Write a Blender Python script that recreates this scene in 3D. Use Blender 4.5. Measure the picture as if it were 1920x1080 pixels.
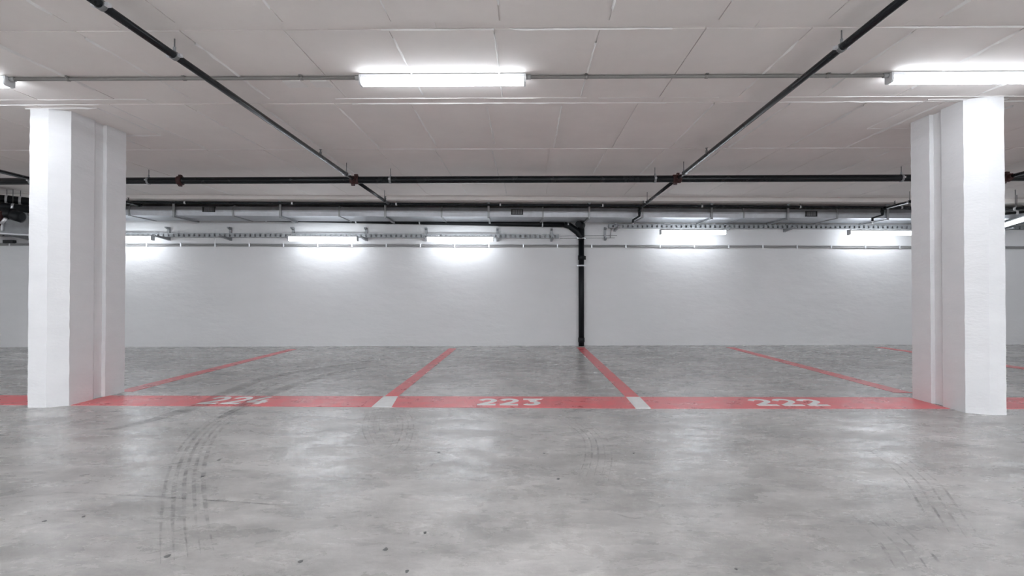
import bpy, bmesh, math, random
from mathutils import Vector, Matrix
random.seed(7)
for o in list(bpy.data.objects): bpy.data.objects.remove(o)
scene = bpy.context.scene
COL = scene.collection

# ------------------------------------------------------------------ camera, world, exposure
F_PX, CAM_H = 950.0, 1.01
YAW, PITCH = math.radians(0.75), math.radians(0.51)
CX, CY = 974.6, 540.0
cam_d = bpy.data.cameras.new('camera')
cam_d.sensor_width = 36.0
cam_d.lens = 36.0 * F_PX / 1920.0
cam_d.shift_x = -(CX - 960.0) / 1920.0
cam_d.clip_start = 0.05
cam = bpy.data.objects.new('camera', cam_d)
cam.location = (0, 0, CAM_H)
cam.rotation_euler = (math.radians(90) + PITCH, 0, YAW)
COL.objects.link(cam)
scene.camera = cam

world = bpy.data.worlds.new('world'); scene.world = world
world.use_nodes = True
world.node_tree.nodes['Background'].inputs[0].default_value = (0, 0, 0, 1)
world.node_tree.nodes['Background'].inputs[1].default_value = 0.0

vs = scene.view_settings
vs.view_transform = 'Standard'; vs.look = 'None'; vs.gamma = 1.0
vs.use_curve_mapping = False
vs.exposure = 2.46
LAMP_CEIL, LAMP_WALL, LAMP_FILL = 3.3, 2.55, 15.0          # radiance of the tubes; the last drives the unseen fill lamps
LAMP_COL = (0.87, 0.93, 1.0)

# ------------------------------------------------------------------ pixel -> point
ROT = Matrix.Rotation(YAW, 3, 'Z') @ Matrix.Rotation(math.radians(90) + PITCH, 3, 'X')
CAMP = Vector((0, 0, CAM_H))
def ray(px, py):
    return ROT @ Vector(((px - CX) / F_PX, -(py - CY) / F_PX, -1.0))
def on_z(px, py, z):
    d = ray(px, py); t = (z - CAM_H) / d.z
    return CAMP + d * t
def on_y(px, py, y):
    d = ray(px, py); return CAMP + d * (y / d.y)
CEIL = 2.635
PL, PR = on_z(0, 651, 0), on_z(1920, 645.7, 0)
WT = (PR - PL).normalized()                     # along the back wall
WN = Vector((WT.y, -WT.x, 0))                   # out of the back wall, to the camera
WO = PL + WT * ((0 - PL.x) / WT.x)
def W(u, v, z): return WO + WT * u + WN * v + Vector((0, 0, z))
def on_w(px, py, v=0.0):
    """(u, z) where the pixel's ray meets the plane v metres in front of the back wall"""
    d = ray(px, py); p0 = WO + WN * v
    t = (p0 - CAMP).dot(WN) / d.dot(WN)
    p = CAMP + d * t
    return (p - WO).dot(WT), p.z

# ------------------------------------------------------------------ materials
def mat(name, col=(0.5, 0.5, 0.5), rough=0.5, metal=0.0, spec=0.5, var=0.0, vscale=5.0, bump=0.0, bscale=30.0,
        stretch=(1, 1, 1), rvar=0.0, dist=0.01):
    m = bpy.data.materials.new(name); m.use_nodes = True
    nt = m.node_tree; N = nt.nodes; L = nt.links
    b = N['Principled BSDF']
    b.inputs['Base Color'].default_value = (*col, 1); b.inputs['Roughness'].default_value = rough
    b.inputs['Metallic'].default_value = metal; b.inputs['Specular IOR Level'].default_value = spec
    tc = N.new('ShaderNodeNewGeometry'); mp = N.new('ShaderNodeMapping')
    mp.inputs['Scale'].default_value = stretch
    L.new(tc.outputs['Position'], mp.inputs['Vector'])
    if var or rvar:
        n = N.new('ShaderNodeTexNoise'); n.inputs['Scale'].default_value = vscale; n.inputs['Detail'].default_value = 6
        n.inputs['Roughness'].default_value = 0.65
        L.new(mp.outputs[0], n.inputs['Vector'])
        if var:
            r = N.new('ShaderNodeValToRGB')
            r.color_ramp.elements[0].position = 0.3; r.color_ramp.elements[1].position = 0.72
            r.color_ramp.elements[0].color = (*[c * (1 - var) for c in col], 1)
            r.color_ramp.elements[1].color = (*[min(1, c * (1 + var)) for c in col], 1)
            L.new(n.outputs['Fac'], r.inputs['Fac']); L.new(r.outputs[0], b.inputs['Base Color'])
        if rvar:
            mr = N.new('ShaderNodeMapRange')
            mr.inputs['From Min'].default_value = 0.3; mr.inputs['From Max'].default_value = 0.7
            mr.inputs['To Min'].default_value = rough - rvar; mr.inputs['To Max'].default_value = rough + rvar
            L.new(n.outputs['Fac'], mr.inputs['Value']); L.new(mr.outputs[0], b.inputs['Roughness'])
    if bump:
        n2 = N.new('ShaderNodeTexNoise'); n2.inputs['Scale'].default_value = bscale; n2.inputs['Detail'].default_value = 8
        L.new(mp.outputs[0], n2.inputs['Vector'])
        bp = N.new('ShaderNodeBump'); bp.inputs['Strength'].default_value = bump; bp.inputs['Distance'].default_value = dist
        L.new(n2.outputs['Fac'], bp.inputs['Height']); L.new(bp.outputs[0], b.inputs['Normal'])
    return m

def emit(name, col, s):
    m = bpy.data.materials.new(name); m.use_nodes = True
    b = m.node_tree.nodes['Principled BSDF']
    b.inputs['Base Color'].default_value = (0.9, 0.9, 0.9, 1)
    b.inputs['Emission Color'].default_value = (*col, 1); b.inputs['Emission Strength'].default_value = s
    return m

def floor_material():
    m = bpy.data.materials.new('polished_concrete'); m.use_nodes = True
    nt = m.node_tree; N = nt.nodes; L = nt.links; b = N['Principled BSDF']
    g = N.new('ShaderNodeNewGeometry')
    def noise(scale, detail=6, rough=0.6, st=(1, 1, 1), distort=0.0):
        mp = N.new('ShaderNodeMapping'); mp.inputs['Scale'].default_value = st
        L.new(g.outputs['Position'], mp.inputs['Vector'])
        n = N.new('ShaderNodeTexNoise'); n.inputs['Scale'].default_value = scale
        n.inputs['Detail'].default_value = detail; n.inputs['Roughness'].default_value = rough
        n.inputs['Distortion'].default_value = distort
        L.new(mp.outputs[0], n.inputs['Vector']); return n
    def ramp(n, p0, p1, c0, c1):
        r = N.new('ShaderNodeValToRGB'); e = r.color_ramp.elements
        e[0].position = p0; e[1].position = p1; e[0].color = (*c0, 1); e[1].color = (*c1, 1)
        L.new(n.outputs['Fac'], r.inputs['Fac']); return r
    def mult(a, c):
        x = N.new('ShaderNodeMix'); x.data_type = 'RGBA'; x.blend_type = 'MULTIPLY'; x.inputs[0].default_value = 1
        L.new(a, x.inputs[6]); L.new(c, x.inputs[7]); return x.outputs[2]
    big = ramp(noise(0.7, 7, 0.6, (1, 1.1, 1), 0.3), 0.32, 0.7, (0.43, 0.415, 0.40), (0.68, 0.662, 0.64))
    med = ramp(noise(2.9, 10, 0.7, (0.65, 1.35, 1), 0.35), 0.28, 0.75, (0.66, 0.66, 0.655), (1.3, 1.3, 1.3))
    fine = ramp(noise(22, 9, 0.8, (0.7, 1.3, 1)), 0.33, 0.7, (0.85, 0.85, 0.85), (1.1, 1.1, 1.1))
    c = mult(mult(big.outputs[0], med.outputs[0]), fine.outputs[0])
    L.new(c, b.inputs['Base Color'])
    rn = noise(3.4, 9, 0.7, (0.7, 1.5, 1), 0.3)
    mr = N.new('ShaderNodeMapRange')
    mr.inputs['From Min'].default_value = 0.3; mr.inputs['From Max'].default_value = 0.7
    mr.inputs['To Min'].default_value = 0.15; mr.inputs['To Max'].default_value = 0.42
    L.new(rn.outputs['Fac'], mr.inputs['Value']); L.new(mr.outputs[0], b.inputs['Roughness'])
    b.inputs['Specular IOR Level'].default_value = 0.85
    bn = noise(5.0, 8, 0.6)
    bp = N.new('ShaderNodeBump'); bp.inputs['Strength'].default_value = 0.35; bp.inputs['Distance'].default_value = 0.012
    L.new(bn.outputs['Fac'], bp.inputs['Height']); L.new(bp.outputs[0], b.inputs['Normal'])
    return m

def mark_material(name, col, strength, scale, lo, hi, stretch=(1, 1, 1)):
    m = bpy.data.materials.new(name); m.use_nodes = True
    nt = m.node_tree; N = nt.nodes; L = nt.links; b = N['Principled BSDF']
    b.inputs['Base Color'].default_value = (*col, 1); b.inputs['Roughness'].default_value = 0.5
    g = N.new('ShaderNodeNewGeometry'); n = N.new('ShaderNodeTexNoise')
    mp = N.new('ShaderNodeMapping'); mp.inputs['Scale'].default_value = stretch
    n.inputs['Scale'].default_value = scale; n.inputs['Detail'].default_value = 6; n.inputs['Roughness'].default_value = 0.7
    L.new(g.outputs['Position'], mp.inputs['Vector']); L.new(mp.outputs[0], n.inputs['Vector'])
    mr = N.new('ShaderNodeMapRange'); mr.inputs['From Min'].default_value = lo; mr.inputs['From Max'].default_value = hi
    mr.inputs['To Min'].default_value = 0; mr.inputs['To Max'].default_value = strength
    L.new(n.outputs['Fac'], mr.inputs['Value']); L.new(mr.outputs[0], b.inputs['Alpha'])
    return m

M = {
 'floor': floor_material(),
 'wall': mat('white_wall_paint', (0.83, 0.825, 0.825), 0.7, spec=0.25, var=0.03, vscale=0.9, bump=0.55, bscale=3.0, stretch=(0.7, 0.7, 1.6), dist=0.03),
 'column': mat('white_column_paint', (0.86, 0.855, 0.86), 0.65, spec=0.3, var=0.025, vscale=3, bump=0.45, bscale=26, stretch=(1, 1, 2.4), dist=0.006),
 'ceil': mat('painted_ceiling_concrete', (0.86, 0.815, 0.785), 0.75, spec=0.2, var=0.04, vscale=1.5, bump=0.3, bscale=9, dist=0.01),
 'ridge': mat('ceiling_joint_paint', (0.85, 0.83, 0.81), 0.7, spec=0.2, bump=0.4, bscale=40),
 'black': mat('black_pipe_paint', (0.010, 0.012, 0.014), 0.26, spec=0.28, rvar=0.03, vscale=4, bump=0.02, bscale=30),
 'plastic': mat('black_drain_plastic', (0.007, 0.008, 0.010), 0.4, spec=0.25, bump=0.05, bscale=20),
 'red': mat('red_coupling_paint', (0.04, 0.009, 0.008), 0.55, bump=0.2, bscale=40),
 'galv': mat('galvanised_steel', (0.52, 0.54, 0.57), 0.40, metal=0.7, var=0.12, vscale=7, rvar=0.08, bump=0.08, bscale=12),
 'galvdull': mat('dull_zinc_steel', (0.36, 0.37, 0.38), 0.5, metal=0.5, var=0.1, vscale=9, bump=0.1, bscale=30),
 'zinc': mat('bright_zinc_clip', (0.75, 0.76, 0.78), 0.3, metal=0.6, bump=0.05, bscale=30),
 'rod': mat('threaded_rod_steel', (0.20, 0.20, 0.20), 0.5, metal=0.6, bump=0.2, bscale=90),
 'darkgrille': mat('dark_grille', (0.03, 0.032, 0.035), 0.6, bump=0.1, bscale=40),
 'conduit': mat('grey_conduit_plastic', (0.36, 0.355, 0.35), 0.5, var=0.05, vscale=4, bump=0.05, bscale=20),
 'ceilconduit': mat('grey_brown_ceiling_conduit', (0.22, 0.205, 0.195), 0.55, var=0.05, vscale=4, bump=0.05, bscale=20),
 'housing': mat('white_lamp_housing', (0.78, 0.79, 0.80), 0.4, bump=0.03, bscale=30),
 'cap': mat('pale_grey_lamp_cap', (0.62, 0.63, 0.64), 0.4, bump=0.03, bscale=30),
 'redpaint': mat('red_floor_paint', (0.82, 0.165, 0.175), 0.32, spec=0.6, var=0.16, vscale=4.5, bump=0.25, bscale=6, rvar=0.1),
 'whitepaint': mat('white_floor_paint', (0.93, 0.93, 0.92), 0.42, var=0.07, vscale=14, bump=0.2, bscale=10),
 'cable': mat('black_cable', (0.02, 0.02, 0.02), 0.5, bump=0.05, bscale=40),
 'ceil_tube': emit('ceiling_lamp_diffuser', LAMP_COL, LAMP_CEIL),
 'wall_tube': emit('wall_lamp_diffuser', LAMP_COL, LAMP_WALL),
 'fill_tube': emit('fill_lamp_diffuser', LAMP_COL, LAMP_FILL),
 'tyre': mark_material('tyre_rubber_mark', (0.12, 0.118, 0.115), 0.42, 14, 0.42, 0.72),
 'smear': mark_material('wide_rubber_smear', (0.18, 0.175, 0.17), 0.36, 5, 0.30, 0.72, (1, 2, 1)),
 'stain': mark_material('floor_crack_stain', (0.14, 0.14, 0.14), 0.5, 10, 0.42, 0.66),
}

# ------------------------------------------------------------------ mesh helpers
class MB:
    def __init__(s): s.v = []; s.f = []; s.sm = []
    def add(s, vs_, fs, smooth=False):
        b = len(s.v); s.v += [Vector(p) for p in vs_]
        for f in fs: s.f.append([b + i for i in f]); s.sm.append(smooth)
        return s
    def hexa(s, c):                       # 8 corners: bottom 0-3 ccw, top 4-7
        return s.add(c, [(3, 2, 1, 0), (4, 5, 6, 7), (0, 1, 5, 4), (1, 2, 6, 5), (2, 3, 7, 6), (3, 0, 4, 7)])
    def box(s, a, b):
        (x0, y0, z0), (x1, y1, z1) = a, b
        return s.hexa([(x0, y0, z0), (x1, y0, z0), (x1, y1, z0), (x0, y1, z0), (x0, y0, z1), (x1, y0, z1), (x1, y1, z1), (x0, y1, z1)])
    def wbox(s, u0, u1, v0, v1, z0, z1):  # box in the wall frame (v grows towards the camera)
        return s.hexa([W(u0, v1, z0), W(u1, v1, z0), W(u1, v0, z0), W(u0, v0, z0), W(u0, v1, z1), W(u1, v1, z1), W(u1, v0, z1), W(u0, v0, z1)])
    def tube(s, pts, r, n=14, closed=False, caps=True):
        pts = [Vector(p) for p in pts]; k = len(pts)
        rs = r if isinstance(r, (list, tuple)) else [r] * k
        rings = []; ref = None
        for i, p in enumerate(pts):
            if i == 0: t = pts[1] - p
            elif i == k - 1: t = p - pts[i - 1]
            else: t = (pts[i + 1] - p).normalized() + (p - pts[i - 1]).normalized()
            t.normalize()
            if ref is None:
                ref = Vector((0, 0, 1)) if abs(t.z) < 0.9 else Vector((1, 0, 0))
            a = (ref - t * ref.dot(t)).normalized(); ref = a
            bt = t.cross(a)
            rings.append([p + (a * math.cos(2 * math.pi * j / n) + bt * math.sin(2 * math.pi * j / n)) * rs[i] for j in range(n)])
        vs_ = [q for rg in rings for q in rg]; fs = []
        for i in range(k - 1):
            for j in range(n):
                j2 = (j + 1) % n
                fs.append((i * n + j, i * n + j2, (i + 1) * n + j2, (i + 1) * n + j))
        s.add(vs_, fs, True)
        if caps:
            b = len(s.v) - len(vs_)
            s.f.append([b + j for j in range(n)][::-1]); s.sm.append(False)
            s.f.append([b + (k - 1) * n + j for j in range(n)]); s.sm.append(False)
        return s
    def prism(s, poly, z0, z1):
        n = len(poly)
        vs_ = [(p[0], p[1], z0) for p in poly] + [(p[0], p[1], z1) for p in poly]
        fs = [tuple(range(n))[::-1], tuple(range(n, 2 * n))] + [(i, (i + 1) % n, n + (i + 1) % n, n + i) for i in range(n)]
        return s.add(vs_, fs)
    def extr(s, poly, f):                 # poly of 2-d points, f(p, k) -> 3-d for k = 0, 1
        n = len(poly)
        vs_ = [f(p, 0) for p in poly] + [f(p, 1) for p in poly]
        fs = [tuple(range(n))[::-1], tuple(range(n, 2 * n))] + [(i, (i + 1) % n, n + (i + 1) % n, n + i) for i in range(n)]
        return s.add(vs_, fs)
    def ribbon(s, pts, w, z0, z1):        # flat band along a 2-d polyline
        n = len(pts); L_, R_ = [], []
        for i, p in enumerate(pts):
            p = Vector(p)
            a = (p - Vector(pts[i - 1])).normalized() if i > 0 else None
            c = (Vector(pts[i + 1]) - p).normalized() if i < n - 1 else None
            t = (a + c).normalized() if a is not None and c is not None else (a if a is not None else c)
            sc = 1.0
            if a is not None and c is not None: sc = 1.0 / max(0.5, t.dot(a))
            nn = Vector((-t.y, t.x)) * w * 0.5 * sc
            L_.append(p + nn); R_.append(p - nn)
        vs_ = [(p.x, p.y, z0) for p in L_] + [(p.x, p.y, z0) for p in R_] + [(p.x, p.y, z1) for p in L_] + [(p.x, p.y, z1) for p in R_]
        fs = []
        for i in range(n - 1):
            fs += [(2 * n + i, 3 * n + i, 3 * n + i + 1, 2 * n + i + 1), (i, i + 1, n + i + 1, n + i),
                   (i, 2 * n + i, 2 * n + i + 1, i + 1), (n + i, n + i + 1, 3 * n + i + 1, 3 * n + i)]
        fs += [(0, n, 3 * n, 2 * n), (n - 1, 3 * n - 1, 4 * n - 1, 2 * n - 1)]
        return s.add(vs_, fs)
    def obj(s, name, m, parent=None, bevel=0.0, seg=2):
        base = Vector((0, 0, 0)); p = parent
        while p is not None: base += p.location; p = p.parent
        me = bpy.data.meshes.new(name)
        lo = Vector((0, 0, 0))
        if parent is None:                # origin at the thing's base
            mn = [min(v[i] for v in s.v) for i in range(3)]; mx = [max(v[i] for v in s.v) for i in range(3)]
            lo = Vector(((mn[0] + mx[0]) / 2, (mn[1] + mx[1]) / 2, mn[2]))
        me.from_pydata([tuple(v - base - lo) for v in s.v], [], s.f)
        for i, p_ in enumerate(me.polygons): p_.use_smooth = s.sm[i]
        bm = bmesh.new(); bm.from_mesh(me)
        bmesh.ops.recalc_face_normals(bm, faces=bm.faces)
        if bevel:
            ed = [e for e in bm.edges if len(e.link_faces) == 2 and e.calc_face_angle(0) > 0.6]
            bmesh.ops.bevel(bm, geom=ed, offset=bevel, segments=seg, affect='EDGES', profile=0.6, clamp_overlap=True)
        bm.to_mesh(me); bm.free()
        me.materials.append(M[m] if isinstance(m, str) else m)
        o = bpy.data.objects.new(name, me); COL.objects.link(o)
        o.location = lo
        if parent is not None: o.parent = parent
        return o

def tag(o, label=None, cat=None, group=None, kind=None):
    if label: o['label'] = label
    if cat: o['category'] = cat
    if group: o['group'] = group
    if kind: o['kind'] = kind
    return o
def thing(name, loc, label, cat, group=None):
    o = bpy.data.objects.new(name, None); o.empty_display_size = 0.1
    COL.objects.link(o); o.location = loc
    return tag(o, label, cat, group)
def arc(c, r, a0, a1, n=8):
    return [(c[0] + r * math.cos(math.radians(a0 + (a1 - a0) * i / n)), c[1] + r * math.sin(math.radians(a0 + (a1 - a0) * i / n))) for i in range(n + 1)]

# ------------------------------------------------------------------ room shell
X0, X1, YB = -16.0, 16.0, -9.0
wl, wr = W(X0 - 0.5, 0, 0), W(X1 + 0.5, 0, 0)
fl = MB(); fl.prism([(X0, YB), (X1, YB), (wr.x, wr.y), (wl.x, wl.y)], -0.2, 0.0)
floor = tag(fl.obj('floor', 'floor'), 'grey polished concrete garage floor', kind='structure')
cl = MB(); cl.prism([(X0, YB), (X1, YB), (wr.x, wr.y), (wl.x, wl.y)], CEIL + 0.008, CEIL + 0.25)
ceiling = tag(cl.obj('ceiling', 'ceil'), 'white painted concrete ceiling with formwork panel joints', kind='structure')
wb = MB(); wb.wbox(X0 - 0.6, X1 + 0.6, -0.25, 0.0, -0.2, CEIL + 0.25)
tag(wb.obj('wall_back', 'wall'), 'white painted concrete back wall', kind='structure')
tag(MB().box((X0 - 0.25, YB - 0.25, -0.2), (X0, wl.y, CEIL + 0.25)).obj('wall_left', 'wall'), 'white side wall', kind='structure')
tag(MB().box((X1, YB - 0.25, -0.2), (X1 + 0.25, wr.y, CEIL + 0.25)).obj('wall_right', 'wall'), 'white side wall', kind='structure')
tag(MB().box((X0, YB - 0.25, -0.2), (X1, YB, CEIL + 0.25)).obj('wall_front', 'wall'), 'white wall facing the back wall', kind='structure')

# downstand edge beam along the back wall
SOFF, V_BM = 2.575, 1.05
eb = MB(); eb.wbox(X0 - 0.45, X1 + 0.45, 0.0005, V_BM, SOFF, CEIL + .02)
eb.obj('edge_beam', 'ceil', ceiling)
# ceiling formwork panels: rows in depth (front y px of each joint) and an x offset of the joints in each row
HC = CEIL - CAM_H
rows = [(1.80, 3.02, -0.16), (3.115, 4.215, -0.20), (4.335, 5.70, -0.345), (5.735, 7.10, -0.39), (7.115, 8.45, -0.33)]
_ta, _tb = on_z(20, 141.5, CEIL - .0165), on_z(1640, 134.5, CEIL - .0165)
TILT = (_tb.y - _ta.y) / (_tb.x - _ta.x)
def yshift(x): return x * TILT               # the formwork rows run a touch askew to the lens
PW = 0.652
for ri, (ya, yb_, off) in enumerate(rows):
    k0 = -17 if ri > 2 else (-13 if ri > 0 else -9)
    for k in range(k0, -k0 + 1):
        xa = off + k * PW; xb = xa + PW
        zz = CEIL + random.uniform(-0.0015, 0.003)
        g = 0.004
        c = []
        for z in (zz, CEIL + 0.010):
            c += [(xa + g, ya + yshift(xa), z), (xb - g, ya + yshift(xb), z), (xb - g, yb_ + yshift(xb), z), (xa + g, yb_ + yshift(xa), z)]
        MB().hexa(c).obj('ceiling_panel', 'ceil', ceiling)
# narrow filler boards between the rows
for (ya, yb_) in ((3.02, 3.115), (4.215, 4.335)):
    x = -8.0
    while x < 8:
        w = random.choice((1.3, 1.95, 0.9, 2.4)); xb = min(8.2, x + w)
        zz = CEIL + random.uniform(0.003, 0.007); c = []
        for z in (zz, CEIL + 0.010):
            c += [(x + .003, ya + 0.004 + yshift(x), z), (xb - .003, ya + 0.004 + yshift(xb), z), (xb - .003, yb_ - 0.004 + yshift(xb), z), (x + .003, yb_ - 0.004 + yshift(x), z)]
        MB().hexa(c).obj('filler_board', 'ceil', ceiling)
        x = xb
# joint ridges: thin uneven beads of concrete squeezed between the boards
def bead(p, q, w, h):
    p, q = Vector((p[0], p[1], 0)), Vector((q[0], q[1], 0)); d = q - p; n = max(3, int(d.length / 0.09)); t = d.normalized(); s = Vector((-t.y, t.x, 0))
    m = MB(); vs_ = []
    for i in range(n + 1):
        c = p + d * i / n + s * random.uniform(-0.0025, 0.0025)
        ww = w * random.uniform(0.5, 1.2); hh = h * random.uniform(0.25, 1.25)
        vs_ += [c - s * ww * .5 + Vector((0, 0, CEIL + .004)), c + Vector((0, 0, CEIL - hh)), c + s * ww * .5 + Vector((0, 0, CEIL + .004))]
    fs = []
    for i in range(n):
        a = i * 3; fs += [(a, a + 1, a + 4, a + 3), (a + 1, a + 2, a + 5, a + 4)]
    m.add(vs_, fs); return m
for ri, (ya, yb_, off) in enumerate(rows):
    kk = {0: 6, 1: 6, 2: 7, 3: 8, 4: 9}[ri]
    for k in range(-kk, kk + 1):
        x = off + k * PW
        if random.random() < (0.12 if ri < 3 else 0.35): continue
        s0 = random.uniform(0, 0.15) * (yb_ - ya); s1 = random.uniform(0, 0.2) * (yb_ - ya)
        bead((x, ya + s0 + yshift(x)), (x, yb_ - s1 + yshift(x)), 0.022, 0.014 if ri < 3 else 0.009).obj('joint_ridge', 'ridge', ceiling)
for yy, segs in ((3.115, ((-0.9, -0.2), (-0.1, 0.9), (2.2, 4.0))),
                 (4.215, ((-5.4, -3.2), (-1.6, 0.5), (0.6, 1.6), (2.1, 5.2))), (4.335, ((-5.2, -3.7), (-1.5, 1.2), (2.1, 4.6))),
                 (5.715, ((-6.0, -2.4), (-1.9, 0.2), (0.4, 1.6), (2.3, 5.2))), (7.108, ((-5, -1), (0.5, 3)))):
    for a, b in segs:
        bead((a, yy + yshift(a)), (b, yy + yshift(b)), 0.013, 0.0055).obj('joint_ridge', 'ridge', ceiling)

# ------------------------------------------------------------------ columns
def column(poly, label):
    m = MB(); n = len(poly); nz = 44
    P = []
    for i in range(n):                      # subdivide the outline so that the edges can be a little rough
        P.append(poly[i])
    vs_ = []
    for k in range(nz + 1):
        z = (CEIL + 0.004) * k / nz
        for i, p in enumerate(P):
            a = 0.0018 if 0 < k < nz else 0.001
            vs_.append((p[0] + random.uniform(-a, a), p[1] + random.uniform(-a, a), z))
    fs = []
    for k in range(nz):
        for i in range(n):
            j = (i + 1) % n
            fs.append((k * n + i, k * n + j, (k + 1) * n + j, (k + 1) * n + i))
    fs += [tuple(range(n))[::-1], tuple(range(nz * n, nz * n + n))]
    m.add(vs_, fs)
    return tag(m.obj('concrete_column', 'column', bevel=0.0), label, 'column', 'white columns in the garage')
def col_poly(xi, w, yf, dep, sgn):
    """xi inner face, width away from the aisle centre, yf front; sgn = +1 when the inner face looks to -x"""
    cx, cy = 0.135, 0.075
    g0, g1, gd = yf + dep * 0.46, yf + dep * 0.66, 0.034
    q = [(0 + cx, yf), (w, yf), (w, yf + dep), (0.0, yf + dep), (0.0, g1), (gd, g1 - 0.004), (gd, g0 + 0.05), (0.0, g0), (0.0, yf + cy)]
    return [(xi + sgn * a, b) for a, b in q]
column(col_poly(-4.08, 0.30, 4.40, 0.70, -1), 'white concrete column with its grooved face in shade, farther from the drain stack')
column(col_poly(3.685, 0.27, 4.235, 0.66, 1), 'white concrete column with brightly lit groove, nearer the drain stack')
# smeared concrete collars on the ceiling round the column heads
for (xa, xb, ya, yb_) in ((-4.42, -3.78, 4.40, 5.18), (3.38, 4.05, 4.30, 5.05)):
    for a, b in (((xa, ya), (xb, ya)), ((xb, ya), (xb, yb_)), ((xa, yb_), (xb, yb_)), ((xa, ya), (xa, yb_))):
        bead(a, b, 0.03, 0.008).obj('joint_ridge', 'ridge', ceiling)

# ------------------------------------------------------------------ lamps
def batten(p, t, z_top, L_, label, group, tube_mat, W_=0.075, H=0.072, hz=0.024):
    """lamp centred at p, long direction t, hanging below z_top"""
    p = Vector((p[0], p[1], 0)); t = Vector((t[0], t[1], 0)).normalized(); n = Vector((-t.y, t.x, 0))
    th = thing('batten_lamp', (p.x, p.y, z_top - H), label, 'lamp', group)
    def P(a, b, z): return p + t * a + n * b + Vector((0, 0, z))
    def blk(a0, a1, poly): return MB().extr(poly, lambda q, k: P(a0 if k == 0 else a1, q[0], q[1]))
    h2 = W_ / 2
    blk(-L_ / 2 + .012, L_ / 2 - .012, [(-h2, z_top), (h2, z_top), (h2, z_top - hz), (-h2, z_top - hz)]).obj('housing', 'housing', th, bevel=0.003)
    zt, zb, r = z_top - hz - 0.0005, z_top - H, 0.016
    w2 = h2 * 0.94
    prof = [(-w2, zt), (w2, zt)] + [(w2 - r + r * math.cos(a), zb + r + r * math.sin(a)) for a in (0, -math.pi / 4, -math.pi / 2)] + \
           [(-w2 + r + r * math.cos(a), zb + r + r * math.sin(a)) for a in (-math.pi / 2, -math.pi * 3 / 4, -math.pi)]
    blk(-L_ / 2 + .016, L_ / 2 - .016, prof).obj('diffuser', tube_mat, th)
    e = [(-h2 - .002, z_top), (h2 + .002, z_top), (h2 + .002, zb + .008), (h2 - .012, zb - .002), (-h2 + .012, zb - .002), (-h2 - .002, zb + .008)]
    for s in (-1, 1):
        a0, a1 = (-L_ / 2, -L_ / 2 + .0155) if s < 0 else (L_ / 2 - .0155, L_ / 2)
        blk(a0, a1, e).obj('end_cap', 'cap', th, bevel=0.002)
    return th
LY = on_z(830, 137, CEIL).y + 0.04
lamp_z = CEIL - 0.002
xa, xb = on_z(673, 150, CEIL - 0.045).x, on_z(986, 149, CEIL - 0.045).x
LL = xb - xa
ROWT = (1, TILT, 0)
def lamp_y(x): return LY + (x - (xa + xb) / 2) * TILT
def ceil_lamp(xc, label, group='ceiling batten lamps', y=None, tm='ceil_tube'):
    return batten((xc, lamp_y(xc) if y is None else y), ROWT, lamp_z, LL, label, group, tm)
XC = (xa + xb) / 2
def lamp_y_at(x): return LY + (x - XC) * TILT - .036
def end_x(px, py):
    x = on_z(px, py, CEIL - .045).x
    for _ in range(4): x = on_y(px, py, lamp_y_at(x)).x
    return x
XRt = end_x(1672, 143) + LL / 2
XLt = end_x(10, 152) - LL / 2
ceil_lamp(XC, 'white tube lamp on the ceiling between the two long black branch pipes')
ceil_lamp(XRt, 'white tube lamp on the ceiling above the column with the brightly lit groove')
ceil_lamp(XLt, 'white tube lamp showing only its end, on the ceiling before the shaded column')
far = 'unseen tube lamp added over the driving lane as fill light'
for xo in (XRt + 4.0, XRt + 8.0, XLt - 4.0, XLt - 8.0):
    ceil_lamp(xo, 'white tube lamp on the ceiling well outside the two columns')
for yy in (-1.2, -4.6):  # rows of unseen tubes added behind the camera to raise the fill light
    for xo in [XC + 2.0 * k for k in range(-6, 7)]:
        ceil_lamp(xo, far, 'added fill lamps over the lane', yy, 'fill_tube')

# ceiling conduit between the lamps
def conduit(x0, x1, label):
    y0, y1 = lamp_y(x0), lamp_y(x1); r = 0.0125; z = CEIL - r - 0.004
    th = thing('ceiling_conduit', ((x0 + x1) / 2, (y0 + y1) / 2, z - r), label, 'conduit', 'ceiling conduits')
    MB().tube([(x0, y0, z), (x1, y1, z)], r, 12).obj('pipe', 'ceilconduit', th)
    n = max(2, int((x1 - x0) / 0.75))
    for i in range(n):
        x = x0 + (i + 0.5) * (x1 - x0) / n; y = lamp_y(x)
        m = MB(); m.tube([(x - .011, y, z), (x + .011, y, z)], r + .0035, 12); m.box((x - .011, y - .028, CEIL - .007), (x + .011, y + .028, CEIL - .001))
        m.obj('pipe_clip', 'ceilconduit', th)
    for x, s in ((x0, 1), (x1, -1)):
        MB().tube([(x, lamp_y(x), z), (x + s * .035, lamp_y(x), z)], r + .005, 12).obj('gland', 'conduit', th)
conduit(XLt + LL / 2 + .002, XC - LL / 2 - .002, 'grey ceiling conduit joining the middle lamp to the lamp showing only its end')
conduit(XC + LL / 2 + .002, XRt - LL / 2 - .002, 'grey ceiling conduit joining the middle lamp to the lamp above the brightly lit column')
conduit(XRt + LL / 2 + .002, XRt + 4 - LL / 2 - .002, 'grey ceiling conduit leading on past the lamp above the brightly lit column')
conduit(XLt - 4 + LL / 2 + .002, XLt - LL / 2 - .002, 'grey ceiling conduit leading on past the lamp before the shaded column')

# flat cover plates on the ceiling
for px, w, lab in ((553, 0.15, 'larger blank plate'), (603, 0.13, 'smaller blank plate')):
    c = on_z(px, 157, CEIL); m = MB()
    m.box((c.x - w / 2, c.y - .06, CEIL - .006), (c.x + w / 2, c.y + .06, CEIL + .004))
    tag(m.obj('cover_plate', 'ridge', bevel=0.002), lab + ' painted over on the ceiling beside the lamp', 'plate', 'ceiling cover plates')

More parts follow.
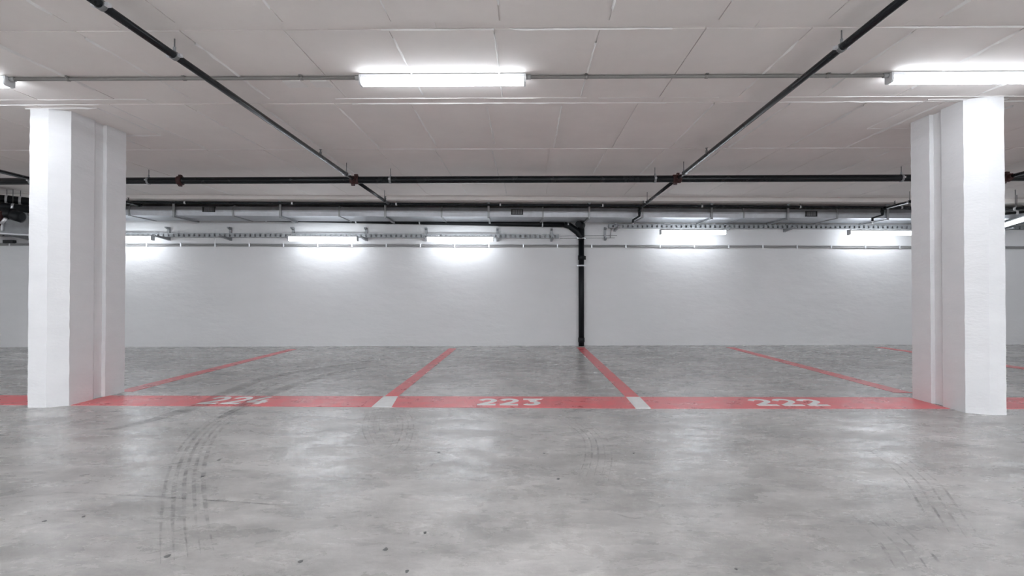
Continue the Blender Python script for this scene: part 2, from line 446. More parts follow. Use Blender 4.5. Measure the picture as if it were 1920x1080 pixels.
# ------------------------------------------------------------------ sprinkler main and branch pipes
MAIN_Z = CAM_H + 1.475
def hanger(th, c, axis, r):
    """ring clamp round the pipe at c (axis = pipe direction) on a threaded rod from the ceiling"""
    axis = Vector(axis).normalized(); c = Vector(c)
    m = MB(); m.tube([c - axis * .014, c + axis * .014], r + .005, 16)
    side = Vector((-axis.y, axis.x, 0)).normalized()
    h = m.obj('pipe_hanger', 'galvdull' if r > .03 else 'rod', th)
    for s in (-1, 1):
        q = c + side * s * (r + .012)
        MB().box((q.x - .012, q.y - .012, q.z - .009), (q.x + .012, q.y + .012, q.z + .009)).obj('clamp_bolt', 'zinc', h)
    MB().tube([c + Vector((0, 0, r + .004)), (c.x, c.y, CEIL - .001)], 0.0042, 8).obj('rod', 'rod', h)
    MB().tube([c + Vector((0, 0, r + .003)), c + Vector((0, 0, r + .03))], 0.009, 8).obj('nut', 'galvdull', h)
pml, pmr = on_z(0, 340.0, MAIN_Z), on_z(1920, 333.0, MAIN_Z)
mt = (pmr - pml).normalized()
def main_at(px):
    # where the pixel column crosses the main pipe
    d = ray(px, 338); d = Vector((d.x, d.y)); a = Vector((pml.x, pml.y)); t2 = Vector((mt.x, mt.y))
    # solve a + t2*s = d*k
    det = t2.x * (-d.y) + d.x * t2.y
    s = ((-a.x) * (-d.y) + d.x * (-a.y)) / det
    p = a + t2 * s
    return Vector((p.x, p.y, MAIN_Z))
MR = 0.045
mA, mB_ = pml - mt * 4.5, pmr + mt * 4.5
sm = thing('sprinkler_main_pipe', (0, main_at(987).y, MAIN_Z - MR), 'thick black sprinkler main crossing beneath the ceiling parallel to the back wall', 'pipe')
MB().tube([mA, main_at(338), main_at(960), main_at(1700), mB_], MR, 20).obj('pipe', 'black', sm)
for px in (279, 732, 1228, 1690, 60, 1850):
    hanger(sm, main_at(px), mt, MR)
def coupling(th, c, axis, r, m='red'):
    axis = Vector(axis).normalized(); c = Vector(c)
    o = MB().tube([c - axis * .035, c - axis * .03, c - axis * .012, c + axis * .012, c + axis * .03, c + axis * .035], [r + .004, r + .014, r + .017, r + .017, r + .014, r + .004], 18).obj('coupling', m, th)
    side = Vector((-axis.y, axis.x, 0)).normalized()
    for s in (-1, 1):
        q = c + Vector((0, 0, s * (r + .02)))
        MB().box((q.x - .018, q.y - .018, q.z - .012), (q.x + .018, q.y + .018, q.z + .012)).obj('coupling_bolt', m, o, bevel=0.003)
coupling(sm, main_at(338), mt, MR)
BR = 0.0235
SL = 0.012
def branch(tee_px, z_at, y0, y1, label, hangers, drop=None, xslope=0.0):
    c = main_at(tee_px)
    zb = MAIN_Z
    def at(y): return Vector((c.x + (y - c.y) * xslope, y, zb - (y - c.y) * SL))
    th = thing('sprinkler_branch_pipe', (c.x, (y0 + y1) / 2, at(y1).z - BR), label, 'pipe', 'black sprinkler branch pipes')
    pts = [at(y0), at(c.y - MR - .001)]
    MB().tube(pts, BR, 16).obj('pipe', 'black', th)
    end = at(y1)
    p2 = [at(c.y + MR + .001), end]
    MB().tube(p2, BR, 16).obj('pipe', 'black', th)
    # red mechanical tee saddle gripping the main
    m = MB(); m.tube([c - mt * .055, c - mt * .045, c + mt * .045, c + mt * .055], [MR + .003, MR + .011, MR + .011, MR + .003], 18)
    s = m.obj('saddle_tee', 'red', th)
    MB().tube([at(c.y - MR - .055), at(c.y - MR - .05), at(c.y - MR - .005)], [BR + .004, BR + .011, BR + .014], 16).obj('tee_outlet', 'red', s)
    for q in (c + Vector((0.02, 0, MR + .018)), c - Vector((0.02, 0, MR + .018))):
        MB().box((q.x - .022, q.y - .018, q.z - .013), (q.x + .022, q.y + .018, q.z + .013)).obj('coupling_bolt', 'red', s, bevel=0.003)
    for y in hangers: hanger(th, at(y), (0, 1, -SL), BR)
    # upright sprinkler heads
    def head(q, up=1):
        hm = MB(); hm.tube([q, q + Vector((0, 0, up * .03))], 0.013, 10); hm.tube([q + Vector((0, 0, up * .03)), q + Vector((0, 0, up * .055))], [0.008, 0.008], 8)
        hm.tube([q + Vector((0, 0, up * .055)), q + Vector((0, 0, up * .058))], 0.016, 12)
        return hm
    for y in [hh for hh in (5.5, y1 - 0.25) if y0 < hh < y1]:
        head(at(y) + Vector((0, 0, BR - .004))).obj('sprinkler_head', 'rod', th)
    if drop:
        dz, arm, dz2 = drop
        e = end
        pts = [e - Vector((0, .04, 0)), e, e + Vector((0, .035, -.012)), e + Vector((0, .045, -.05)), e + Vector((0, .045, -dz)), ]
        o = MB().tube(pts, [BR + .006, BR + .006, BR + .006, BR + .005, BR - .002], 14).obj('drop_elbow', 'black', th)
        a = e + Vector((0, .045, -dz)); b = a + Vector(arm)
        MB().tube([a + Vector((0, 0, .03)), a, b, b + Vector((0, 0, -dz2))], BR - .004, 14).obj('drop_arm', 'black', th)
        head(b + Vector((0, 0, -dz2 + .01)), -1).obj('sprinkler_head', 'zinc', th)
    else:
        MB().tube([end - Vector((0, .03, 0)), end + Vector((0, .012, 0))], BR + .006, 16).obj('pipe_cap', 'black', th)
    return th
DUCT_Z0 = CAM_H + 1.32
branch(665, 0, 0.3, 8.30, 'black branch pipe ending straight above the gap between two wall lamps', (1.2, 2.64, 3.2, 6.3, 8.0))
branch(1269, 0, 0.3, 8.72, 'black branch pipe with an elbow drop beside the black drain stack', (1.2, 3.15, 6.3, 8.2), ((.13, (-.10, .05, -.06), .05)))
branch(76, 0, 0.3, 8.35, 'black branch pipe passing behind the shaded column', (2.0, 5.2, 7.9))
branch(1885, 0, 0.3, 8.78, 'black branch pipe passing behind the brightly lit column', (2.0, 5.2, 8.2), ((.11, (-.15, .03, -.05), .05)))

# thin black pipe above the duct along the back wall
V_DF, V_DB = 0.80, 0.145
u0, za = on_w(300, 379.5, V_DF + .055); u1, zb = on_w(1650, 389, V_DF + .055)
def tp(u): return W(u, V_DF + .055, za + (zb - za) * (u - u0) / (u1 - u0))
wp = thing('header_pipe', W(0, V_DF - .06, za - .03), 'thin black pipe running the full length above the galvanised duct', 'pipe')
TPR = 0.021
MB().tube([tp(-11), tp(-4), tp(0), tp(4), tp(11)], TPR, 14).obj('pipe', 'black', wp)
for px in (347, 548, 743, 938, 1130, 1316, 1500, 1690, 160):
    u, _ = on_w(px, 385, V_DF + .055); p = tp(u); h = MB()
    h.tube([p - WT * .014, p + WT * .014], TPR + .006, 14); o = h.obj('pipe_hanger', 'zinc', wp)
    MB().tube([p + Vector((0, 0, TPR + .004)), (p.x, p.y, SOFF - .001)], .004, 8).obj('rod', 'rod', o)

# ------------------------------------------------------------------ ventilation duct
DZ1 = DUCT_Z0 + 0.17
duct = thing('ventilation_duct', W(0, V_DF - .3, DUCT_Z0), 'flat galvanised sheet metal ventilation duct along the back wall', 'duct')
sec_px = [-130, 50, 242, 437, 636, 828, 1018, 1205, 1395, 1570, 1760, 1950, 2120]
us = [on_w(px, 395, V_DF)[0] for px in sec_px]
us = [-11.6] + us + [11.6]
def dprof(inf=0.0):
    zc = (DUCT_Z0 + DZ1) / 2 + .012; i = inf
    return [(V_DF - .012 + i, DUCT_Z0 - i), (V_DF + .004 + i, zc - .035), (V_DF + .004 + i, zc), (V_DF - .02 + i, DZ1 - .02 + i), (V_DF - .06 + i, DZ1 + i), (V_DB - i, DZ1 + i), (V_DB - i, DUCT_Z0 - i)]
for a, b in zip(us[:-1], us[1:]):
    MB().extr(dprof(), lambda q, k: W(a + .002 if k == 0 else b - .002, q[0], q[1])).obj('duct_section', 'galv', duct)
for a in us[1:-1]:
    MB().extr(dprof(.012), lambda q, k: W(a - .014 if k == 0 else a + .014, q[0], q[1])).obj('duct_flange', 'galvdull', duct)
for px, py in ((391.5, 392.5), (969.5, 397.5), (1521, 401)):
    u, z = on_w(px, py, V_DF + .006)
    fr = MB(); w, h = .105, .048
    for (ua, ub, z0, z1) in ((-w, w, h - .012, h), (-w, w, -h, -h + .012), (-w, -w + .012, -h + .012, h - .012), (w - .012, w, -h + .012, h - .012)):
        fr.wbox(u + ua, u + ub, V_DF - .02, V_DF + .016, z + z0, z + z1)
    g = fr.obj('air_grille', 'darkgrille', duct)
    MB().wbox(u - w + .012, u + w - .012, V_DF - .02, V_DF + .006, z - h + .012, z + h - .012).obj('grille_backing', 'darkgrille', g)
    for i in range(9):
        uu = u - w + .03 + i * .0187
        MB().wbox(uu - .003, uu + .003, V_DF + .006, V_DF + .014, z - h + .012, z + h - .012).obj('slat', 'galvdull', g)
# trapeze supports of the duct
for i, (px, lab) in enumerate(((325, 'first after the shaded column'), (525, 'over the fully visible lamp nearest the shaded column'), (722, 'between two lit wall lamps'), (916, 'over a lit lamp beside a grille'),
                  (1105, 'above the black drain stack'), (1335, 'over the first lamp past the drain stack'), (1478, 'beside the grille past the drain stack'), (1665, 'beside the brightly lit column'))):
    u, _ = on_w(px, 395, V_DF + .03)
    th = thing('duct_support', W(u, V_DF, DUCT_Z0 - .03), 'steel trapeze support holding the duct, ' + lab, 'bracket', 'duct supports')
    MB().wbox(u - .018, u + .018, V_DF + .018, V_DF + .03, DUCT_Z0 - .028, SOFF - .012).obj('strap', 'galvdull', th)
    MB().wbox(u - .018, u + .018, V_DB - .022, V_DF + .03, DUCT_Z0 - .034, DUCT_Z0 - .013).obj('channel', 'galvdull', th)
    MB().wbox(u - .018, u + .018, V_DB - .022, V_DB - .012, DUCT_Z0 - .013, SOFF - .012).obj('strap', 'galvdull', th)
    MB().wbox(u - .03, u + .03, V_DF - .01, V_DF + .035, SOFF - .012, SOFF - .0005).obj('foot_plate', 'galvdull', th)

# ------------------------------------------------------------------ cable trays, brackets and wall lamps
def tray(uA, uB, z0, z1, v0, v1, label, bracket_px, arm_up, slot=0.093):
    th = thing('cable_tray', W((uA + uB) / 2, (v0 + v1) / 2, z0), label, 'cable tray', 'cable trays on the back wall')
    MB().wbox(uA, uB, v0, v1, z0, z0 + .004).obj('tray_base', 'galvdull', th)
    for v in (v0, v1):
        m = MB(); u = uA
        m.wbox(uA, uB, v - .0015, v + .0015, z0, z0 + .014); m.wbox(uA, uB, v - .0015, v + .0015, z1 - .018, z1)
        while u < uB:
            m.wbox(u, min(uB, u + slot * .62), v - .0015, v + .0015, z0 + .014, z1 - .018); u += slot
        m.obj('side_rail', 'galvdull', th)
    for i in range(3):
        v = v0 + (v1 - v0) * (i + 1) / 4; pts = []
        k = 14
        for j in range(k + 1): pts.append(W(uA + (uB - uA) * j / k, v + random.uniform(-.012, .012), z0 + .012 + random.uniform(0, .01)))
        MB().tube(pts, .009, 8).obj('cable', 'cable', th)
    for px, side in bracket_px:
        u, _ = on_w(px, 440, LV)
        b = MB(); b.wbox(u - .02, u + .02, 0.001, .03, z0 - .06, z0 + arm_up); o = b.obj('wall_bracket', 'galvdull', th)
        m = MB(); m.extr([(.03, z0 - .055), (LV + .05, z0 - .022), (LV + .05, z0 - .002), (.03, z0 - .002)], lambda q, k_: W(u - .018 + .036 * k_, q[0], q[1])); m.obj('lower_arm', 'galvdull', o)
        m = MB(); m.extr([(.03, z0 + arm_up - .045), (v1 + .03, z0 + arm_up - .02), (v1 + .03, z0 + arm_up), (.03, z0 + arm_up)], lambda q, k_: W(u - .018 + .036 * k_, q[0], q[1])); m.obj('upper_arm', 'galvdull', o)
    return th
TV0, TV1 = .02, .085
LV = 0.36
_, tz0 = on_w(700, 445.5, TV1); _, tz1 = on_w(700, 438, TV1)
ua, _ = on_w(-60, 445, TV1); ub, _ = on_w(1048, 445, TV1)
tray(ua, ub, tz0, tz1, TV0, TV1, 'lower perforated steel cable tray reaching the black drain stack', ((293, 0), (413, 0), (535, 0), (677, 0), (794, 0), (932, 0), (1037, 0), (20, 0)), 0.19)
_, rz0 = on_w(1400, 428.5, TV1); _, rz1 = on_w(1400, 421, TV1)
uc, _ = on_w(1142, 425, TV1); ud, _ = on_w(1960, 425, TV1)
tray(uc, ud, rz0, rz1, TV0, TV1, 'higher perforated steel cable tray past the drain stack', ((1160, 0), (1372, 0), (1490, 0), (1745, 0), (1897, 0)), 0.085)

def wall_lamp(pa, pb, py_mid, v, z_top, label):
    a, _ = on_w(pa, py_mid, v); b, _ = on_w(pb, py_mid, v)
    c = W((a + b) / 2, v, 0)
    th = batten((c.x, c.y), WT, z_top, b - a, label, 'batten lamps along the back wall', 'wall_tube', W_=.09, H=.095, hz=.026)
    for f in (.18, .82):
        u = a + (b - a) * f
        MB().wbox(u - .012, u + .012, TV1 + .003, v + .02, z_top + .0005, z_top + .012).obj('mounting_clip', 'zinc', th)
    return th
zl = on_w(700, 442.3, LV)[1]; zr = on_w(1300, 430.0, LV)[1]
wall_lamp(157, 287, 447, LV, zl, 'lit tube lamp under the tray, cut off by the shaded column')
wall_lamp(541, 671, 447, LV, zl, 'lit tube lamp under the tray, nearest the shaded column in full view')
wall_lamp(800, 926, 447, LV, zl, 'lit tube lamp under the tray, next to the drain stack on the 224 side')
wall_lamp(1238, 1361, 437, LV, zr, 'lit tube lamp under the higher tray, next to the drain stack')
wall_lamp(1591, 1711, 440, LV, zr, 'lit tube lamp under the higher tray, meeting the brightly lit column')
# skewed lamp past the right hand column
q0, q1 = on_z(1876, 421, 2.30), on_z(1936, 401.5, 2.30)
batten(((q0.x + q1.x) / 2, (q0.y + q1.y) / 2), (q1.x - q0.x, q1.y - q0.y), 2.312, 1.27, 'lit tube lamp hung askew past the brightly lit column', 'batten lamps along the back wall', 'wall_tube', W_=.08, H=.08)

# lamp hangers between tray and higher lamps
# ------------------------------------------------------------------ long wall trunking with white clips
rl = thing('wall_trunking', W(0, .02, 1.85), 'grey cable run with white clips along the back wall', 'conduit')
_, z_a = on_w(0, 458, .02); _, z_b = on_w(960, 460.5, .02); _, z_c = on_w(1900, 464, .02)
uu0, uu1 = on_w(-80, 458, .02)[0], on_w(2000, 464, .02)[0]
def rz(u):
    return (z_a + z_b + z_c) / 3 + (z_c - z_a) * u / 19.0
for dz_, r in ((.013, .0135), (-.014, .0135)):
    pts = []; k = 62
    for j in range(k + 1):
        u = uu0 + (uu1 - uu0) * j / k
        pts.append(W(u, .018, rz(u) + dz_ + (.006 * math.sin(j * math.pi) - (.004 if j % 2 else 0))))
    MB().tube(pts, r, 10).obj('conduit_pipe', 'conduit', rl)
px = -20
pxs = [339 + 64.2 * i for i in range(-5, 27)]
for px in pxs:
    u, _ = on_w(px, 458, .03); z = rz(u)
    m = MB(); m.wbox(u - .012, u + .012, .0005, .036, z - .034, z + .034)
    m.obj('clip', 'zinc', rl, bevel=.003)

# ------------------------------------------------------------------ black drain pipe and stack
SR = 0.053; SV = .064
us_, _ = on_w(1090, 560, SV)
ds = thing('drain_pipe', W(us_, SV, 0), 'black plastic drain stack standing against the back wall with a sloping collector pipe', 'pipe')
ztop = DUCT_Z0 - .07
MB().tube([W(us_, SV, 0.0), W(us_, SV, 2.02)], SR, 22).obj('stack_pipe', 'plastic', ds)
MB().tube([W(us_, SV, 0.07), W(us_, SV, .075), W(us_, SV, .155), W(us_, SV, .16)], [SR, SR + .008, SR + .008, SR], 22).obj('socket', 'plastic', ds)
zs = on_w(1090, 483, SV)[1]
MB().tube([W(us_, SV, zs - .045), W(us_, SV, zs - .04), W(us_, SV, zs + .04), W(us_, SV, zs + .045)], [SR, SR + .009, SR + .009, SR], 22).obj('socket', 'plastic', ds)
MB().wbox(us_ + SR + .004, us_ + SR + .03, SV - .02, SV + .02, zs - .04, zs + .03).obj('latch', 'plastic', ds)
for py in (498, 446.5):
    z = on_w(1090, py, SV)[1]
    o = MB().tube([W(us_, SV, z - .014), W(us_, SV, z + .014)], SR + .006, 22).obj('clamp', 'zinc', ds)
    MB().wbox(us_ - SR - .03, us_ - SR - .004, .001, SV + .015, z - .012, z + .012).obj('clamp_ear', 'zinc', o)
    MB().wbox(us_ + SR + .004, us_ + SR + .03, .001, SV + .015, z - .012, z + .012).obj('clamp_ear', 'zinc', o)
zc = on_w(1040, 421.0, SV)[1]
sl = .016
def cz(u): return zc + (us_ - .5 - u) * sl
e1 = W(us_ - .33, SV, cz(us_ - .33))
MB().tube([W(-10.5, SV, min(cz(-10.5), SOFF - .07)), W(-6, SV, cz(-6)), W(us_ - .9, SV, cz(us_ - .9)), e1], SR - .003, 20).obj('collector_pipe', 'plastic', ds)
MB().tube([e1, W(us_ - .22, SV, cz(us_) - .02), W(us_ - .07, SV, cz(us_) - .13), W(us_, SV, 2.06), W(us_, SV, 2.0)], [SR, SR + .006, SR + .012, SR + .008, SR + .004], 20).obj('branch_bend', 'plastic', ds)
MB().tube([W(us_, SV, 2.05), W(us_, SV, ztop - .02), W(us_, SV + .12, ztop + .005), W(us_ - .10, .36, ztop + .006)], [SR + .006, SR + .008, SR + .006, SR + .004], 20).obj('top_inlet', 'plastic', ds)
for px in (1017, 1065, 787, 668, 500):
    u, _ = on_w(px, 420, SV); c = W(u, SV, cz(u))
    o = MB().tube([c - WT * .012, c + WT * .012], SR + .005, 20).obj('clamp', 'zinc', ds)
    MB().tube([c + Vector((0, 0, SR)), (c.x, c.y, SOFF - .001)], .005, 8).obj('rod', 'rod', o)

# small conduit stepping down from the higher tray to the lower tray
p = [on_w(1176, 427.5, .03), on_w(1150, 427.5, .03), on_w(1146, 430, .03), on_w(1144.5, 446, .03)]
m = MB(); m.tube([W(a, .02, b) for a, b in p], .009, 10)
jc = thing('drop_conduit', W(p[-1][0], .02, p[-1][1]), 'thin grey conduit stepping down between the two cable trays', 'conduit')
m.obj('pipe', 'conduit', jc)
for i, (dy, dy0) in enumerate(((441.5, 442.5), (446.0, 447.0))):
    a, z = on_w(1050, dy0, .01); b, z2 = on_w(1157 - 4 * i, dy, .01)
    MB().tube([W(a, .0056, z), W(b, .0056, z2)], .005, 8).obj('stub', 'conduit', jc)
u, z = on_w(1135, 439, .06)
o = MB().wbox(u - .018, u + .018, .014, .034, z - .12, z + .13).obj('wall_bracket', 'galvdull', jc)
MB().extr([(.034, z - .12), (.14, z - .09), (.14, z - .065), (.034, z - .065)], lambda q, k: W(u - .017 + .034 * k, q[0], q[1])).obj('lower_arm', 'galvdull', o)
MB().extr([(.034, z + .08), (.14, z + .105), (.14, z + .13), (.034, z + .13)], lambda q, k: W(u - .017 + .034 * k, q[0], q[1])).obj('upper_arm', 'galvdull', o)

# ------------------------------------------------------------------ plant cluster behind the left column
def run(name, pts, r, label, matn, rings=(), ringmat='zinc', group=None):
    c = sum((Vector(q) for q in pts), Vector()) / len(pts)
    th = thing(name, (c.x, c.y, min(q[2] for q in pts) - r), label, 'pipe', group)
    MB().tube(pts, r, 18).obj('pipe', matn, th)
    a, b = Vector(pts[0]), Vector(pts[-1])
    for f in rings:
        q = a + (b - a) * f; t = (b - a).normalized()
        o = MB().tube([q - t * .015, q + t * .015], r + .008, 18).obj('clamp', ringmat, th)
        MB().tube([q + Vector((0, 0, r)), (q.x, q.y, CEIL - .001)], .005, 8).obj('rod', 'rod', o)
    return th
yb0 = 7.55
run('insulated_pipe', [on_y(-80, 364, yb0), on_y(66, 379, yb0 + .5)], .062, 'upper black insulated pipe behind the shaded column', 'plastic', (.42, .62, .8), group='black pipes behind column')
run('insulated_pipe', [on_y(-80, 377, yb0 - .05), on_y(66, 394, yb0 + .45)], .058, 'lower black insulated pipe behind the shaded column', 'plastic', (.46, .70), group='black pipes behind column')
vp = on_y(4, 404, 7.5)
vt = thing('sprinkler_valve', vp - Vector((0, 0, .18)), 'dark red valve with black body behind the shaded column', 'valve')
MB().tube([vp + Vector((-.5, 0, .03)), vp + Vector((.12, .05, .03))], .085, 18).obj('valve_body', 'plastic', vt)
MB().tube([vp + Vector((.10, .05, .02)), vp + Vector((.11, .05, .02)), vp + Vector((.22, .08, -.02)), vp + Vector((.23, .08, -.02))], [.06, .085, .08, .05], 18).obj('flange', 'plastic', vt)
MB().tube([vp + Vector((0, -.02, .05)), vp + Vector((0, -.06, -.16))], [.045, .03], 14).obj('outlet', 'red', vt)
MB().tube([vp + Vector((.05, -.06, -.13)), vp + Vector((.12, -.06, -.05))], .022, 10).obj('lever', 'zinc', vt)
# sheet metal plenum with a turned-up lower edge
pa, pb = on_y(-40, 430, 8.15), on_y(60, 441, 8.15)
pz = on_y(4, 434, 8.15).z
pl = thing('duct_plenum', (pb.x - .6, 8.4, pz), 'grey sheet metal duct box behind the shaded column', 'duct')
ptz = on_y(60, 404, 8.15).z
MB().extr([(pa.x - 1.2, pa.z + .02), (pb.x + .35, pb.z - .03), (pb.x + .35, ptz), (pb.x - .15, ptz), (pa.x - 1.2, pa.z + .28)], lambda q, k: (q[0], 8.15 + .25 * k, q[1])).obj('casing', 'galvdull', pl)
MB().extr([(pa.x - 1.2, pa.z + .02), (pb.x + .35, pb.z - .03), (pb.x + .35, pb.z - .012), (pa.x - 1.2, pa.z + .038)], lambda q, k: (q[0], 8.125 + .03 * k, q[1])).obj('edge_rail', 'zinc', pl)
sx = on_y(4.5, 420, 8.13).x
MB().box((sx - .012, 8.12, pz + .01), (sx + .012, 8.149, pz + .3)).obj('seam', 'zinc', pl)
u, z = on_w(16, 453, .06)
tag(MB().wbox(u - .09, u + .09, .001, .08, z - .03, z + .03).obj('junction_box', 'darkgrille', bevel=.006), 'small black junction box on the back wall behind the shaded column', 'box')

# pipe fittings past the right column
run('cross_pipe', [on_y(1870, 396, 8.3), on_y(1990, 380, 7.6)], .024, 'upper thin black pipe past the brightly lit column', 'black', (.3,), group='thin pipes past column')
run('cross_pipe', [on_y(1880, 401, 8.6), on_y(1990, 391, 8.3)], .022, 'lower thin black pipe past the brightly lit column', 'black', (.25,), group='thin pipes past column')

# ------------------------------------------------------------------ floor markings
ZB, ZW = 0.0025, 0.004
def fpt(px, py): p = on_z(px, py, 0); return (p.x, p.y)
def lerp(a, b, t): return a + (b - a) * t
def band_y(x, edge):
    a = on_z(40, 741.5 if edge else 759.5, 0); b = on_z(1190, 744.5 if edge else 766, 0); c = on_z(1890, 745.5 if edge else 766.5, 0)
    if x < b.x: return lerp(a.y, b.y, (x - a.x) / (b.x - a.x))
    return lerp(b.y, c.y, (x - b.x) / (c.x - b.x))
def band(xa_, xb_, label, m='redpaint', name='red_floor_band', cat='floor marking', sk=(0, 0, 0, 0), z=ZB):
    q = [(xa_ + sk[0], band_y(xa_, 0)), (xb_ + sk[1], band_y(xb_, 0)), (xb_ + sk[2], band_y(xb_, 1)), (xa_ + sk[3], band_y(xa_, 1))]
    return tag(MB().prism(q, 0.0, z).obj(name, m), label, cat, 'painted floor bands' if m == 'redpaint' else 'white squares in the red band')
w1 = [fpt(697, 763)[0], fpt(735, 763)[0]]; w2 = [fpt(1191, 765.5)[0], fpt(1220, 765.5)[0]]
w1b = [fpt(720, 743)[0], fpt(747, 743)[0]]; w2b = [fpt(1174, 745)[0], fpt(1200, 745)[0]]
xL = -4.38 ; xR = 3.97
band(-4.085, w1[0], 'red floor band carrying number 224, the one ending in four', sk=(0, 0, w1b[0] - w1[0], 0))
band(w1[1], w2[0], 'red floor band between two white squares carrying number 223', sk=(0, 0, w2b[0] - w2[0], w1b[1] - w1[1]))
band(w2[1], 3.68, 'red floor band carrying number 222, all twos', sk=(0, 0, 0, w2b[1] - w2[1]))
band(-9.0, -4.375, 'red floor band on the outer side of the shaded column')
band(3.965, 9.0, 'red floor band on the outer side of the brightly lit column')
band(w1[0], w1[1], 'white square in the red band, clear of the drain stack line', 'whitepaint', 'white_floor_square', sk=(0, 0, w1b[1] - w1[1], w1b[0] - w1[0]))
band(w2[0], w2[1], 'white square in the red band on the line ending at the drain stack', 'whitepaint', 'white_floor_square', sk=(0, 0, w2b[1] - w2[1], w2b[0] - w2[0]))
def stall_line(a0, a1, b0, b1, label):   # four pixels: far left, far right, near left, near right
    q = [fpt(*b0), fpt(*b1), fpt(*a1), fpt(*a0)]
    return tag(MB().prism(q, 0.0, ZB).obj('stall_line', 'redpaint'), label, 'floor marking', 'red stall lines')
stall_line((842, 653.5), (856, 653.5), (722, 742.6), (747, 742.6), 'red stall line ending at the bare wall between two full lamps')
stall_line((1081, 651.5), (1096, 651.5), (1173, 744.3), (1199, 744.3), 'red stall line ending at the foot of the black drain stack')
stall_line((1361, 651.3), (1376, 651.3), (1676, 736), (1712, 737), 'faded red stall line running to the column nearer the drain stack')
stall_line((541, 655), (556, 655), (214, 735), (250, 734), 'thin red stall line running to the column farther from the drain stack')
stall_line((1640, 650.8), (1655, 650.8), (1960, 699), (1990, 699), 'red stall line beyond the stall numbered 222')

# stencilled numbers: strokes in a unit box 0.80 wide, 1 high
def digit_strokes(ch):
    if ch == '2':
        return [[(0.09, 0.70)] + [(0.40 + 0.29 * math.cos(math.radians(a)), 0.67 + 0.235 * math.sin(math.radians(a))) for a in range(165, -46, -15)] + [(0.12, 0.10)], [(0.02, 0.09), (0.80, 0.09)]]
    if ch == '3':
        return [[(0.06, 0.91), (0.72, 0.91), (0.38, 0.60)], [(0.36, 0.575)] + [(0.38 + 0.30 * math.cos(math.radians(a)), 0.335 + 0.235 * math.sin(math.radians(a))) for a in range(85, -151, -15)]]
    return [[(0.46, 0.98), (0.04, 0.30)], [(0.02, 0.29), (0.82, 0.29)], [(0.58, 0.0), (0.58, 0.58)]]
def number(txt, x0p, x1p, yt, yb, label):
    A, B = on_z(x0p, (yt + yb) / 2, 0), on_z(x1p, (yt + yb) / 2, 0)
    T_, Bm = on_z((x0p + x1p) / 2, yt, 0), on_z((x0p + x1p) / 2, yb, 0)
    H = T_.y - Bm.y; Wd = B.x - A.x; adv = Wd / (len(txt) - .06) ; sw = adv * 0.84 / 0.8
    th = thing('stencilled_number', ((A.x + B.x) / 2, (T_.y + Bm.y) / 2, ZB), label, 'number', 'numbers on the floor')
    for i, ch in enumerate(txt):
        m = MB()
        for si, st in enumerate(digit_strokes(ch)):
            pts = [(A.x + i * adv + x * sw, Bm.y + y * H) for x, y in st]
            m.ribbon(pts, 0.054, ZB - .0005, ZW + si * .0002)
        m.obj('digit', 'whitepaint', th)
number('224', 387, 510, 744, 758.5, 'white stencilled floor number 224, ending in a four')
number('223', 896, 1017, 748, 760.5, 'white stencilled floor number 223, ending in a three')
number('222', 1409, 1545, 748.5, 761.5, 'white stencilled floor number 222, all its digits twos')

# ------------------------------------------------------------------ tyre marks and cracks in the floor
def smooth(pts, n=8):
    P = [Vector(p) for p in pts]; out = []
    P = [P[0] * 2 - P[1]] + P + [P[-1] * 2 - P[-2]]
    for i in range(1, len(P) - 2):
        for j in range(n):
            t = j / n; a, b, c, d = P[i - 1], P[i], P[i + 1], P[i + 2]
            out.append(0.5 * ((2 * b) + (-a + c) * t + (2 * a - 5 * b + 4 * c - d) * t * t + (-a + 3 * b - 3 * c + d) * t ** 3))
    out.append(P[-2]); return out
def flat_strip(pts, w, z, name, m):
    mb = MB(); n = len(pts); vs_ = []
    for i, p in enumerate(pts):
        t = (Vector(pts[min(i + 1, n - 1)]) - Vector(pts[max(i - 1, 0)])).normalized(); s = Vector((-t.y, t.x))
        f = min(1, 3.0 * min(i, n - 1 - i) / n + .15)
        vs_ += [(p[0] + s.x * w * f / 2, p[1] + s.y * w * f / 2, z), (p[0] - s.x * w * f / 2, p[1] - s.y * w * f / 2, z)]
    mb.add(vs_, [(2 * i, 2 * i + 1, 2 * i + 3, 2 * i + 2) for i in range(n - 1)])
    return mb.obj(name, m, floor)
def tyre(pix, width, ribs=4, w=0.02, z=0.0012):
    pts = smooth([fpt(*q) for q in pix], 8); n = len(pts)
    for k in range(ribs):
        off = (k / (ribs - 1) - .5) * width; q = []
        for i, p in enumerate(pts):
            t = (pts[min(i + 1, n - 1)] - pts[max(i - 1, 0)]).normalized(); q.append((p.x - t.y * off, p.y + t.x * off))
        flat_strip(q, w * random.uniform(.7, 1.3), z + k * .0001, 'tyre_mark', 'tyre')
tyre([(352, 1045), (345, 960), (350, 880), (378, 820), (425, 780), (480, 752)], .17, 5, .018)
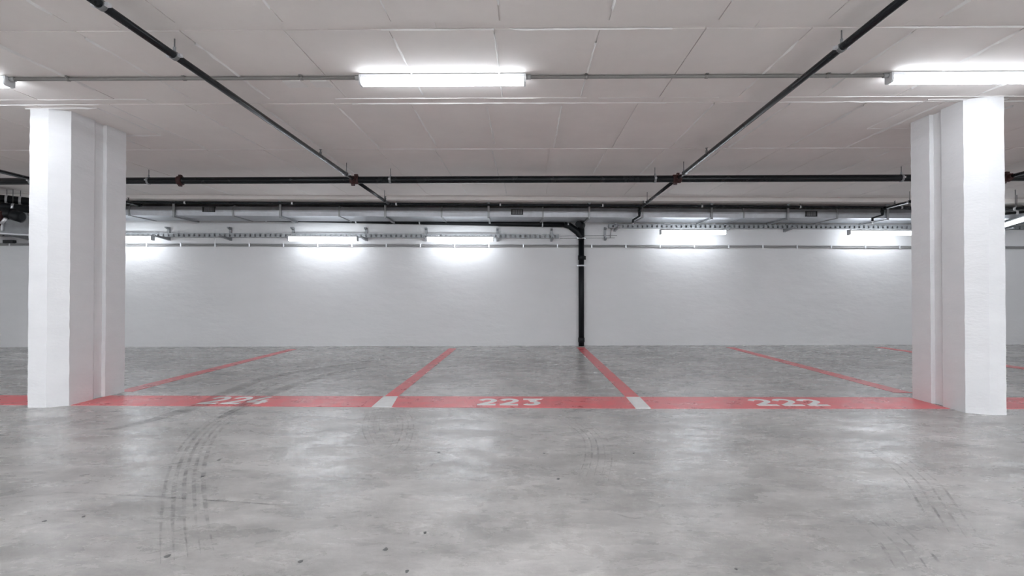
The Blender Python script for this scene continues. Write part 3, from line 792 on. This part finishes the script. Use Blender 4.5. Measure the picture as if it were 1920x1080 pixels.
tyre([(420, 768), (500, 722), (600, 697), (740, 673)], .16, 4, .035, .0030)
tyre([(250, 745), (380, 712), (500, 690), (680, 668)], .12, 3, .03, .0030)
tyre([(705, 765), (695, 800), (712, 838)], .12, 4, .008)
tyre([(742, 765), (760, 790), (752, 830), (735, 850)], .12, 4, .008)
tyre([(1040, 770), (1105, 810), (1122, 850), (1112, 900)], .16, 5, .009)
tyre([(1290, 742), (1300, 728), (1325, 728), (1332, 742)], .10, 3, .008)
tyre([(1640, 835), (1720, 895), (1760, 950), (1800, 1010)], .15, 4, .011)
tyre([(1625, 960), (1690, 1020), (1730, 1075)], .16, 4, .012)
tyre([(960, 800), (905, 770), (880, 740)], .14, 3, .006, .0030)
for pix, w in (([(0, 935), (120, 924), (180, 926), (300, 932), (420, 940), (560, 947), (660, 935)], .014), ([(205, 790), (290, 760), (330, 742)], .010),
               ([(110, 800), (230, 772)], .010), ([(1130, 955), (1190, 972), (1240, 960)], .010), ([(700, 975), (735, 1000)], .02), ([(800, 882), (812, 870)], .012)):
    flat_strip([tuple(p) for p in smooth([fpt(*q) for q in pix], 6)], w, .0009, 'floor_crack', 'stain')
for pix, w, z in (([(150, 812), (260, 795), (380, 758), (430, 735), (520, 705), (700, 676), (790, 668)], .15, .0046), ([(400, 790), (450, 765), (500, 742), (570, 716), (650, 695), (740, 683)], .14, .0047),):
    flat_strip([tuple(p) for p in smooth([fpt(*q) for q in pix], 8)], w, z, 'rubber_smear', 'smear')
# small dark chips and spots on the concrete
for px, py in ((381, 893), (410, 863), (156, 969), (84, 977), (314, 1043), (723, 1030), (763, 1072), (564, 1053), (823, 848), (797, 999), (1047, 898), (1380, 1067), (1188, 850), (1020, 850)):
    c = on_z(px, py, 0); k = 7; r = random.uniform(.006, .011)
    MB().prism([(c.x + r * random.uniform(.6, 1.3) * math.cos(6.283 * i / k), c.y + r * 1.3 * random.uniform(.6, 1.3) * math.sin(6.283 * i / k)) for i in range(k)], -0.002, .0016).obj('floor_spot', 'rod', floor)
